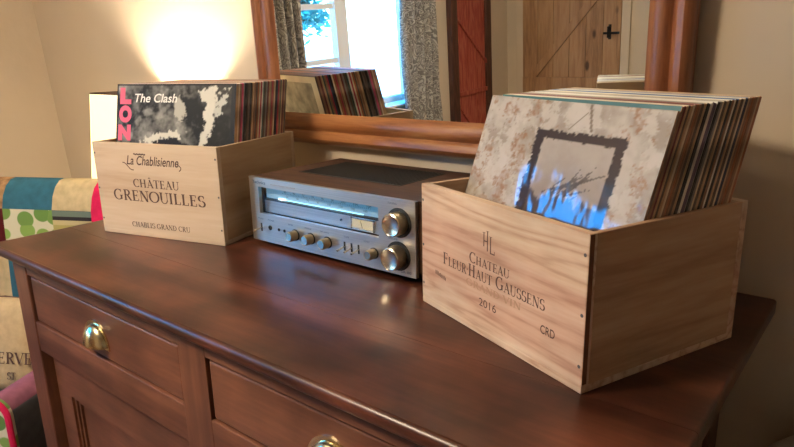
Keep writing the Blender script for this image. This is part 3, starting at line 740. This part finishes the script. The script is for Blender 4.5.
# back cover print of the rearmost sleeve on the left, seen in the mirror
pos, rot, *_ = ls[-1]
last = [o for o in COL.objects if o.get('label', '').startswith('rearmost') and 'left' in o['label']][0]
bb = B(); bb.box(.2, .5, .2, 31.1, .53, 31.1); bb.build('back_cover', sleeve_mat('cream', 'card'), last)
m_print = plain('faded_grey_print', (.36, .31, .22), .5, var=.5, vscale=30)
bb = B(); bb.box(3, .53, 12, 28.5, .55, 29.5); bb.build('back_cover_picture', m_print, last)

# ------------------------------------------------------------------ receiver
tu = thing('stereo_receiver', 'silver-fronted stereo receiver in a walnut case between the two crates', 'receiver', (46.47, 33.37, z0+.02))
TW, TDp, Z0, Z1 = 42, 26.2, 1.0, 14.03
bb = B(); bb.box(0.2, 2.4, Z0, TW+1.1, TDp, Z1, .15); bb.box(.2, .8, Z1-.8, TW+1.1, 2.5, Z1); bb.box(.2, .8, Z0, 1.4, 2.5, Z1-.8); bb.box(TW-.2, .8, Z0, TW+1.1, 2.5, Z1-.8); bb.box(.2, .8, Z0, TW+1.1, 2.5, Z0+.8); bb.build('case', m_walnut, tu)
bb = B(); bb.box(TW+1.1, .9, Z0+.1, TW+1.25, TDp-.1, Z1-.2); bb.build('case_side', m_black, tu)
bb = B(); bb.box(5.5, 8.5, Z1-.05, 32, 22.8, Z1+.08); 
for i in range(34): bb.box(6+.76*i, 9, Z1+.08, 6.36+.76*i, 22.3, Z1+.2)
bb.build('vent_grille', m_black, tu)
# faceplate with a window opening
fx0, fx1, fz0, fz1 = 2.7, 34.1, 6.75, 12.15
bb = B()
for a in ((0, Z0, fx0, Z1), (fx1, Z0, TW, Z1), (fx0, Z0, fx1, fz0), (fx0, fz1, fx1, Z1)): bb.box(a[0], 0, a[1], a[2], .8, a[3])
bmesh.ops.remove_doubles(bb.bm, verts=bb.bm.verts[:], dist=1e-6)
bb.build('faceplate', m_alu, tu)
# dial scale: backlit blue-white panel
m_dial, nt, b = new_mat('backlit_dial'); tc = N(nt, 'ShaderNodeTexCoord'); sx = N(nt, 'ShaderNodeSeparateXYZ'); nt.links.new(tc.outputs['Object'], sx.inputs[0])
b.inputs['Base Color'].default_value = (.30, .42, .50, 1); b.inputs['Emission Color'].default_value = (.10, .50, .85, 1); b.inputs['Emission Strength'].default_value = .22; b.inputs['Roughness'].default_value = .35
m_dialtxt = plain('dial_print', (.05, .10, .14), .5)
m_dark_dial = plain('grey_dial_strip', (.22, .25, .27), .3, metal=.5)
bb = B(); bb.box(fx0, 2.0, 9.6, fx1, 2.3, fz1); bb.build('dial_scale', m_dial, tu)
bb = B(); bb.box(fx0, 1.4, fz0, fx1, 2.3, 9.3, .1); bb.build('lower_dial_strip', m_alu, tu)
bb = B(); bb.box(fx0, 1.2, 9.3, fx1, 2.3, 9.55); bb.build('dial_slot', m_black, tu)
m_rail = emit('lit_pointer_rail', (.35, .8, 1.0), 1.2)
bb = B(); bb.box(6.8, 1.85, 9.62, 29, 2.0, 9.78); bb.build('pointer_rail', m_rail, tu)
bb = B(); bb.box(6.6, 1.7, 9.6, 8.6, 1.9, 9.95, .05); bb.build('dial_pointer', emit('lit_pointer', (.7, .95, 1.0), 2.0), tu)
for k, (txt, x) in enumerate(zip(('88', '90', '92', '94', '96', '98', '100', '104', '108'), (8, 10.6, 13.2, 15.8, 18.4, 21, 23.6, 26.6, 29.8))):
    font_text('scale_number', txt, x, x+.34*len(txt), 11.1, m_dialtxt, tu, 1.97, hgt=.5)
for k, (txt, x) in enumerate(zip(('54', '60', '70', '80', '100', '120', '140', '160'), (8.6, 11.6, 14.4, 17.2, 20, 23, 26, 29))):
    font_text('scale_number', txt, x, x+.3*len(txt), 10.2, m_dialtxt, tu, 1.97, hgt=.42)
bb = B()
for i in range(52): bb.box(7.6+i*.45, 1.96, 10.85, 7.66+i*.45, 2.0, 11.0 if i % 5 else 11.1)
bb.build('scale_ticks', m_dialtxt, tu)['kind'] = 'stuff'
m_meter = emit('lit_meter', (.62, .56, .38), .12)
bb = B(); bb.box(26.7, 1.3, 7.25, 31.8, 1.42, 8.95, .05); mt = bb.build('signal_meter', m_meter, tu)
bb = B(); bb.box(26.45, 1.2, 7.0, 26.75, 1.45, 9.15); bb.box(31.75, 1.2, 7.0, 32.05, 1.45, 9.15); bb.box(26.45, 1.2, 7.0, 32.05, 1.45, 7.28); bb.box(26.45, 1.2, 8.92, 32.05, 1.45, 9.15); bb.build('meter_bezel', m_knob, mt)
bb = B(); bb.tube([(29.2, 1.27, 7.4), (28.8, 1.27, 8.6)], .04); bb.build('needle', m_black, mt)
bb = B(); bb.lathe([(.22, 0), (.22, .2), (.1, .3)], M_.Translation(cm(24, 1.4, 8.2)) @ M_.Rotation(R(90), 4, 'X'), n=12); bb.build('stereo_lamp', m_black, tu)
bb = B(); bb.box(fx0, .25, fz0, fx1, .4, fz1); bb.build('dial_glass', m_pane, tu)
font_text('maker_name', 'Technics', 1.0, 5.0, 12.75, m_dialtxt, tu, -.02, hgt=.62, bold=.02)
font_text('printed_legend', 'FM/AM STEREO RECEIVER', 6.6, 13.6, 12.78, m_inkg, tu, -.02, hgt=.3)
font_text('model_number', 'SA-80', 38.8, 41.0, 1.5, m_dialtxt, tu, -.02, hgt=.45)
for x, t in ((11, 'BASS'), (15.5, 'TREBLE'), (19.8, 'BALANCE'), (25.8, 'TAPE'), (30.6, 'LOUD'), (2, 'POWER'), (5, 'PHONES')):
    font_text('printed_legend', t, x, x+.32*len(t), 5.5, m_dialtxt, tu, -.02, hgt=.28)
font_text('printed_legend', 'VOLUME', 36.2, 38.2, 7.0, m_dialtxt, tu, -.02, hgt=.3)
font_text('printed_legend', 'TUNING', 36.2, 38.2, 13.1, m_dialtxt, tu, -.02, hgt=.3)
def Yrot(x, z, y=0): return M_.Translation(cm(x, y, z)) @ M_.Rotation(R(90), 4, 'X')
def knob(name, x, z, r, d, ring=None):
    bb = B()
    bb.lathe([(r*.96, 0), (r, .15), (r, d-.12), (r*.9, d), (r*.86, d-.05), (.05, d-.06)], Yrot(x, z), n=40); 
    for f in bb.bm.faces:
        pass
    o = bb.build(name, [m_knobside, m_knob], tu, smooth=True)
    for p in o.data.polygons: p.material_index = 1 if p.normal.y < -.7 else 0
    bb = B(); 
    for i in range(36):
        a = 2*math.pi*i/36; bb.tube([(x+r*math.cos(a), -.3, z+r*math.sin(a)), (x+r*math.cos(a), -d+.3, z+r*math.sin(a))], .05, 4)
    bb.build('grip_ridges', m_knobside, o)['kind'] = 'stuff'
    if ring:
        bb = B(); bb.lathe([(ring, 0), (ring, .12), (r*1.0, .14)], Yrot(x, z), n=40); bb.build('dial_ring', m_black, o)['label'] = 'black recess ring'
    return o
knob('tuning_knob', 38.6, 10.1, 1.95, 2.3, 2.55); knob('volume_knob', 38.3, 4.3, 1.95, 2.5, 2.55)
for x, nm in ((12.9, 'bass_knob'), (17.2, 'treble_knob'), (21.6, 'balance_knob')): knob(nm, x, 3.8, .95, 1.9, 1.12)
knob('selector_knob', 32.9, 3.8, .85, 1.9, 1.02)
for x in (2.9, 25.9, 27.6, 29.3):
    bb = B(); bb.box(x-.22, -.06, 3.0, x+.22, .1, 4.7, .05); s_ = bb.build('switch_slot', m_black, tu)
    bb = B(); bb.tube([(x, 0, 3.8), (x-.05, -1.0, 3.6), (x-.1, -1.9, 3.4)], [.13, .16, .2]); bb.build('toggle_lever', m_knob, s_, smooth=True)
for x, r, nm in ((5.6, .5, 'headphone_socket'), (8.2, .3, 'input_socket'), (9.8, .3, 'input_socket')):
    bb = B(); bb.lathe([(r, 0), (r, .12), (r*.6, .14), (r*.55, .02), (.02, .02)], Yrot(x, 4.1), n=20); bb.build(nm, m_black, tu, smooth=True)
for x in (4, 38):
    for yy in (4, 22): bb = B(); bb.lathe([(1.1, 0), (1.2, Z0)], M_.Translation(cm(x, yy, 0)), n=16); bb.build('foot', m_black, tu)

# ------------------------------------------------------------------ paper lamp in the corner
m_paper, nt, b = new_mat('lit_paper_shade'); b.inputs['Base Color'].default_value = (.9, .82, .62, 1)
tc = N(nt, 'ShaderNodeTexCoord'); wv = N(nt, 'ShaderNodeTexWave'); wv.inputs['Scale'].default_value = 28; wv.bands_direction = 'X'; nt.links.new(tc.outputs['Object'], wv.inputs['Vector'])
rr = ramp(nt, [(0, (1.0, .74, .36)), (1, (1.0, .86, .52))]); nt.links.new(wv.outputs['Fac'], rr.inputs[0]); nt.links.new(rr.outputs[0], b.inputs['Emission Color']); b.inputs['Emission Strength'].default_value = .85
lx0, lx1, ly0, ly1, lz0, lz1 = -51, -3, 50.5, 60.5, -34, 27
lm = thing('paper_lamp', 'glowing ribbed paper lamp standing behind the left-hand crate and armchair', 'lamp', ((lx0+lx1)/2, (ly0+ly1)/2, 0))
hx, hy = (lx1-lx0)/2, (ly1-ly0)/2
bb = B()
for a in ((-hx, -hy, hx, -hy+.3), (-hx, hy-.3, hx, hy), (-hx, -hy, -hx+.3, hy), (hx-.3, -hy, hx, hy)): bb.box(a[0], a[1], lz0+z0, a[2], a[3], lz1+z0)
sh = bb.build('lamp_shade', m_paper, lm)
for v in sh.data.vertices:
    if v.co.x < 0: v.co.x -= .25*((lz1+z0)/100-v.co.z)   # the shade flares towards its foot
bb = B(); bb.box(-hx, -hy, lz1+z0, 1.5, hy, lz1+z0+.4); bb.box(22.5, -hy, lz1+z0, hx, hy, lz1+z0+.4); bb.build('light_shaping_lid', m_dkwood, lm)  # added lid; its gap narrows the bulb's light to a cone on the wall
bb = B(); bb.box(-hx+.4, -hy+.4, lz0+z0, hx-.4, hy-.4, lz0+z0+1); bb.box(-hx+2, -1, 0, -hx+4, 1, lz0+z0); bb.box(hx-4, -1, 0, hx-2, 1, lz0+z0); bb.box(-hx, -hy, 0, hx, hy, 2, .4)
bb.build('lamp_stand', m_dkwood, lm)
def point(name, loc, col, e, rad, parent=None):
    l = bpy.data.lights.new(name, 'POINT'); l.color = col; l.energy = e; l.shadow_soft_size = rad
    o = bpy.data.objects.new(name, l); COL.objects.link(o); o.location = cm(*loc)
    if parent: o.parent = parent
    return o
point('lamp_light', (12, -1, lz1+z0-9), (1, .81, .60), 34.0, .035, lm)
bb = B(); bb.lathe([(.2, -4), (1.4, -3.4), (1.5, -1), (2.6, 1.2), (2.9, 3.2), (2.2, 5.2), (.2, 6)], M_.Translation(cm(12, -1, lz1+z0-19)), n=20); bb.build('bulb', emit('bulb_glass', (1, .8, .5), 6), lm, smooth=True)

# ------------------------------------------------------------------ added ceiling pendant, out of view, as warm fill light for the room
pd = thing('added_pendant', 'added pale fabric pendant giving warm fill light, hanging from the ceiling in the middle of the room', 'lamp', (30, -85, z0+ZC))
bb = B(); bb.tube([(0, 0, 0), (0, 0, -28)], .3); bb.lathe([(4, 0), (4, -1.5), (1, -3)], n=20); bb.build('flex', m_white, pd)
bb = B(); bb.lathe([(12, -26), (19, -44)], n=32, cap=False); bb.build('lamp_shade', plain('fabric_shade', (.8, .74, .62), .8), pd, smooth=True)
point('pendant_fill_light', (0, 0, -40), (1, .84, .64), 66.0, .15, pd)

# ------------------------------------------------------------------ armchair and cushion
def fabric(name, c, var=.15): return plain(name, c, .95, bump=.4, bscale=500, var=var, spec=.1, vscale=40)
f_teal = fabric('teal_fabric', (.035, .13, .20)); f_cream = fabric('cream_fabric', (.55, .45, .27)); f_pink = fabric('pink_fabric', (.62, .02, .10)); f_brown = fabric('brown_print', (.34, .20, .10), .5)
f_denim = fabric('grey_blue_fabric', (.11, .12, .14)); f_mauve = fabric('mauve_fabric', (.24, .09, .14)); f_maroon = fabric('maroon_fabric', (.09, .012, .015)); f_olive = fabric('dark_green_fabric', (.035, .04, .02))
f_leaf, nt, b = new_mat('leaf_print'); b.inputs['Roughness'].default_value = .95
tc = N(nt, 'ShaderNodeTexCoord'); vo = N(nt, 'ShaderNodeTexVoronoi'); vo.inputs['Scale'].default_value = 17; vo.inputs['Randomness'].default_value = .55
mp = N(nt, 'ShaderNodeMapping'); mp.inputs['Scale'].default_value = (1, 1, 1.15); nt.links.new(tc.outputs['Object'], mp.inputs[0]); nt.links.new(mp.outputs[0], vo.inputs['Vector'])
r1 = ramp(nt, [(.46, (0, 0, 0)), (.50, (1, 1, 1))]); nt.links.new(vo.outputs['Distance'], r1.inputs[0])
r2 = ramp(nt, [(.3, (.10, .22, .05)), (.7, (.22, .36, .08))]); nt.links.new(vo.outputs['Color'], r2.inputs[0])
mm = N(nt, 'ShaderNodeMix', data_type='RGBA'); nt.links.new(r1.outputs[0], mm.inputs[0]); nt.links.new(r2.outputs[0], mm.inputs[6]); mm.inputs[7].default_value = (.62, .60, .45, 1); nt.links.new(mm.outputs[2], b.inputs['Base Color'])
f_str, nt, b = new_mat('striped_fabric'); b.inputs['Roughness'].default_value = .95
tc = N(nt, 'ShaderNodeTexCoord'); sp = N(nt, 'ShaderNodeSeparateXYZ'); nt.links.new(tc.outputs['Object'], sp.inputs[0])
md = N(nt, 'ShaderNodeMath', operation='MULTIPLY_ADD'); md.inputs[1].default_value = 1/.14; md.inputs[2].default_value = -.79/.14; nt.links.new(sp.outputs['Z'], md.inputs[0])
fr = N(nt, 'ShaderNodeMath', operation='FRACT'); nt.links.new(md.outputs[0], fr.inputs[0])
cr_ = ramp(nt, [(0, (.38, .34, .12)), (1, (.20, .18, .05))]); cr_.color_ramp.interpolation = 'CONSTANT'
for p_, c_ in ((.12, (.50, .42, .22)), (.22, (.02, .015, .02)), (.30, (.13, .18, .15)), (.42, (.02, .02, .03)), (.50, (.34, .30, .08)), (.66, (.52, .46, .22)), (.78, (.36, .32, .10))):
    x = cr_.color_ramp.elements.new(p_); x.color = (*c_, 1)
nt.links.new(fr.outputs[0], cr_.inputs[0]); nt.links.new(cr_.outputs[0], b.inputs['Base Color'])
CH = R(27)
ac = thing('armchair', 'patchwork-upholstered armchair at the left end of the dresser', 'armchair', (-39.7, 11.2, 0), CH)
HW = 28
def patchblock(name, xs, prof, mats, rows, pick, parent=ac):
    """profile (y,z) swept along x; column edges xs, row index per profile segment"""
    bm = bmesh.new(); cols = []
    N_x = []
    for a, c in zip(xs, xs[1:]):
        k = max(1, int((c-a)/2)); N_x += [a+(c-a)*i/k for i in range(k)]
    N_x.append(xs[-1]); xm = (xs[0]+xs[-1])/2; half = (xs[-1]-xs[0])/2
    for x in N_x:
        e = (abs(x-xm)/half)**8; sh = 1-.10*e
        cy_ = sum(p[0] for p in prof)/len(prof); cz_ = sum(p[1] for p in prof)/len(prof)
        cols.append([bm.verts.new(cm(x, cy_+(p[0]-cy_)*sh, cz_+(p[1]-cz_)*sh)) for p in prof])
    n = len(prof)
    for i in range(len(cols)-1):
        ci = sum(1 for q in xs[1:-1] if (N_x[i]+N_x[i+1])/2 > q)
        for j in range(n):
            f = bm.faces.new((cols[i][j], cols[i][(j+1) % n], cols[i+1][(j+1) % n], cols[i+1][j])); f.smooth = True; f.material_index = pick(ci, rows[j])
    f = bm.faces.new(cols[0]); f.material_index = pick(0, -1); f = bm.faces.new(cols[-1][::-1]); f.material_index = pick(99, -1)
    bmesh.ops.recalc_face_normals(bm, faces=bm.faces[:])
    me = bpy.data.meshes.new(name); bm.to_mesh(me); bm.free()
    for m in mats: me.materials.append(m)
    o = bpy.data.objects.new(name, me); COL.objects.link(o); o.parent = parent; return o
MATS = [f_teal, f_cream, f_leaf, f_str, f_pink, f_brown, f_denim, f_mauve, f_maroon, f_olive]
# backrest profile: front face up, over the rounded top, down the back
bp_ = [(16, 34), (16.5, 50), (17.5, 63), (18.2, 71), (19.3, 85), (20.5, 88.8), (22.2, 91.4), (24.3, 92.9), (26.5, 93.2), (28.3, 92), (29.2, 89), (29.4, 82), (29, 60), (28.5, 34)]
rows_ = [0, 0, 0, 1, 2, 2, 2, 2, 2, 2, 2, 3, 3, 3]
tabl = {2: [0, 0, 1, 1, 5], 1: [2, 3, 4, 0, 1], 0: [1, 0, 3, 1, 2], 3: [6, 6, 6, 6, 6]}
patchblock('backrest', [-HW+1, -11.5, 5.5, 18.5, HW-1], bp_, MATS, rows_, lambda c, r: (5 if c == 0 else 4) if r == -1 else {2: [5, 0, 1, 4], 1: [8, 2, 3, 4], 0: [1, 0, 3, 2], 3: [6, 6, 6, 6]}[r][min(c, 3)])
sp_ = [(-27, 28), (-28, 32), (-28, 36), (-26, 40), (-10, 41.5), (10, 41), (18, 40), (18, 28)]
patchblock('seat_cushion', [-19.8, 0, 19.8], sp_, MATS, [0]*8, lambda c, r: 6 if c else 7)
for sx_ in (-1, 1):
    # arm: rounded section swept front to back
    x0, x1 = (20, HW) if sx_ > 0 else (-HW, -20)
    n = 12; xm = (x0+x1)/2; rad = (x1-x0)/2
    sec = [(x0, 12)] + [(xm-rad*math.cos(math.pi*i/n), 49+rad*math.sin(math.pi*i/n)*1.0) for i in range(n+1)] + [(x1, 12)]
    bb = B(); ysn = [-HW, -14, 4, 26]
    prev = None
    for k, (ya, yb) in enumerate(zip(ysn, ysn[1:])):
        za = 0
        A = [bb.bm.verts.new(cm(p[0], ya, p[1])) for p in sec]; C_ = [bb.bm.verts.new(cm(p[0], yb, p[1])) for p in sec]
        for i in range(len(sec)):
            f = bb.bm.faces.new((A[i], A[(i+1) % len(sec)], C_[(i+1) % len(sec)], C_[i])); f.smooth = True
            f.material_index = {0: 7, 1: 7, 2: 1}[k] if 1 < i < len(sec)-3 else {0: 6, 1: 9, 2: 6}[k]
        if k == 2:
            f = bb.bm.faces.new(C_); f.material_index = 6
    bmesh.ops.remove_doubles(bb.bm, verts=bb.bm.verts[:], dist=1e-6)
    arm = bb.build('arm', MATS, ac)
    # padded front of the arm: leaf print above, pink below, pink piping
    bb = B()
    top = [(x0, 38)] + [(xm-rad*math.cos(math.pi*i/n), 49+rad*math.sin(math.pi*i/n)) for i in range(n+1)] + [(x1, 38)]
    bb.m = 0; bb.poly(top, -HW-1.6, -HW); bb.m = 1; bb.poly([(x0, 12), (x0, 38), (x1, 38), (x1, 12)], -HW-1.6, -HW)
    fp = bb.build('arm_front', [f_leaf, f_pink], arm)
    bb = B(); out = [(x0, 12)] + [(xm-rad*math.cos(math.pi*i/n), 49+rad*math.sin(math.pi*i/n)) for i in range(n+1)] + [(x1, 12)]
    bb.tube([(p[0], -HW-1.6, p[1]) for p in out], .7); bb.build('piping', f_pink, arm, smooth=True)
bb = B(); bb.box(-19.9, -27, 14, 19.9, 26, 27.9, 1); bb.build('base_frame', f_denim, ac)
for px in (-24, 24):
    for py in (-24, 24): bb = B(); bb.lathe([(1.6, 0), (2.6, 12.2)], M_.Translation(cm(px, py, 0)), n=14); bb.build('leg', m_dkwood, ac, smooth=True)
# burlap cushion
f_sack = plain('burlap', (.50, .38, .22), .95, bump=.6, bscale=700, var=.12, spec=.1, vscale=50)
cu = thing('sack_cushion', 'burlap sack cushion with dark printed lettering, on the patchwork armchair', 'cushion', (-29.7, 8.4, 42.9), R(31))
bm = bmesh.new(); g = []; n = 24; cw, chh = 11.6, 12.5
for sgn in (-1, 1):
    g = []
    for j in range(n+1):
        row = []
        for i in range(n+1):
            u, v = 2*i/n-1, 2*j/n-1; t = (max(0, 1-u**4)*max(0, 1-v**4))**.5
            x = u*(1-.06*(v*v))*cw; z = v*(1-.06*u*u)*chh
            row.append(bm.verts.new(cm(x, sgn*t*4.2, z)))
        g.append(row)
    for j in range(n):
        for i in range(n): f = bm.faces.new((g[j][i], g[j][i+1], g[j+1][i+1], g[j+1][i])); f.smooth = True
bmesh.ops.remove_doubles(bm, verts=bm.verts[:], dist=1e-5); bmesh.ops.recalc_face_normals(bm, faces=bm.faces[:])
me = bpy.data.meshes.new('cushion_cover'); bm.to_mesh(me); bm.free(); me.materials.append(f_sack)
cb = bpy.data.objects.new('cushion_cover', me); COL.objects.link(cb); cb.parent = cu; cb.location = cm(0, 0, 12.3); cb.rotation_euler = (R(-14), 0, 0)
bb = B(); bb.tube([(-cw*.93, 0, -chh*.93), (-cw, 0, 0), (-cw*.93, 0, chh*.93), (0, 0, chh), (cw*.93, 0, chh*.93), (cw, 0, 0), (cw*.93, 0, -chh*.93)], .3); bb.build('seam', m_ink, cb, smooth=True)
serif_text('printed_lettering', 'RESERVE', -6, 11.2, -4.2, 3.0, m_ink, cb, -4.25)
serif_text('printed_lettering', 'ST', 4, 6.5, -8.2, 1.8, m_ink, cb, -4.25)

# ------------------------------------------------------------------ pale round-topped bin beside the dresser
m_bin = plain('cream_enamel', (.52, .46, .38), .5)
bb = B(); bb.lathe([(7.6, -2.5), (8.2, 1.5), (9.2, 57), (9.6, 58), (9.6, 59), (9.4, 64), (8.4, 67.6), (6.2, 70), (3.1, 71), (.2, 71.2)], n=40)
o = bb.build('pedal_bin', m_bin, smooth=True, loc=(147.2, 50, 2.5)); tag(o, 'pale round-topped bin beside the right end of the dresser', 'bin')
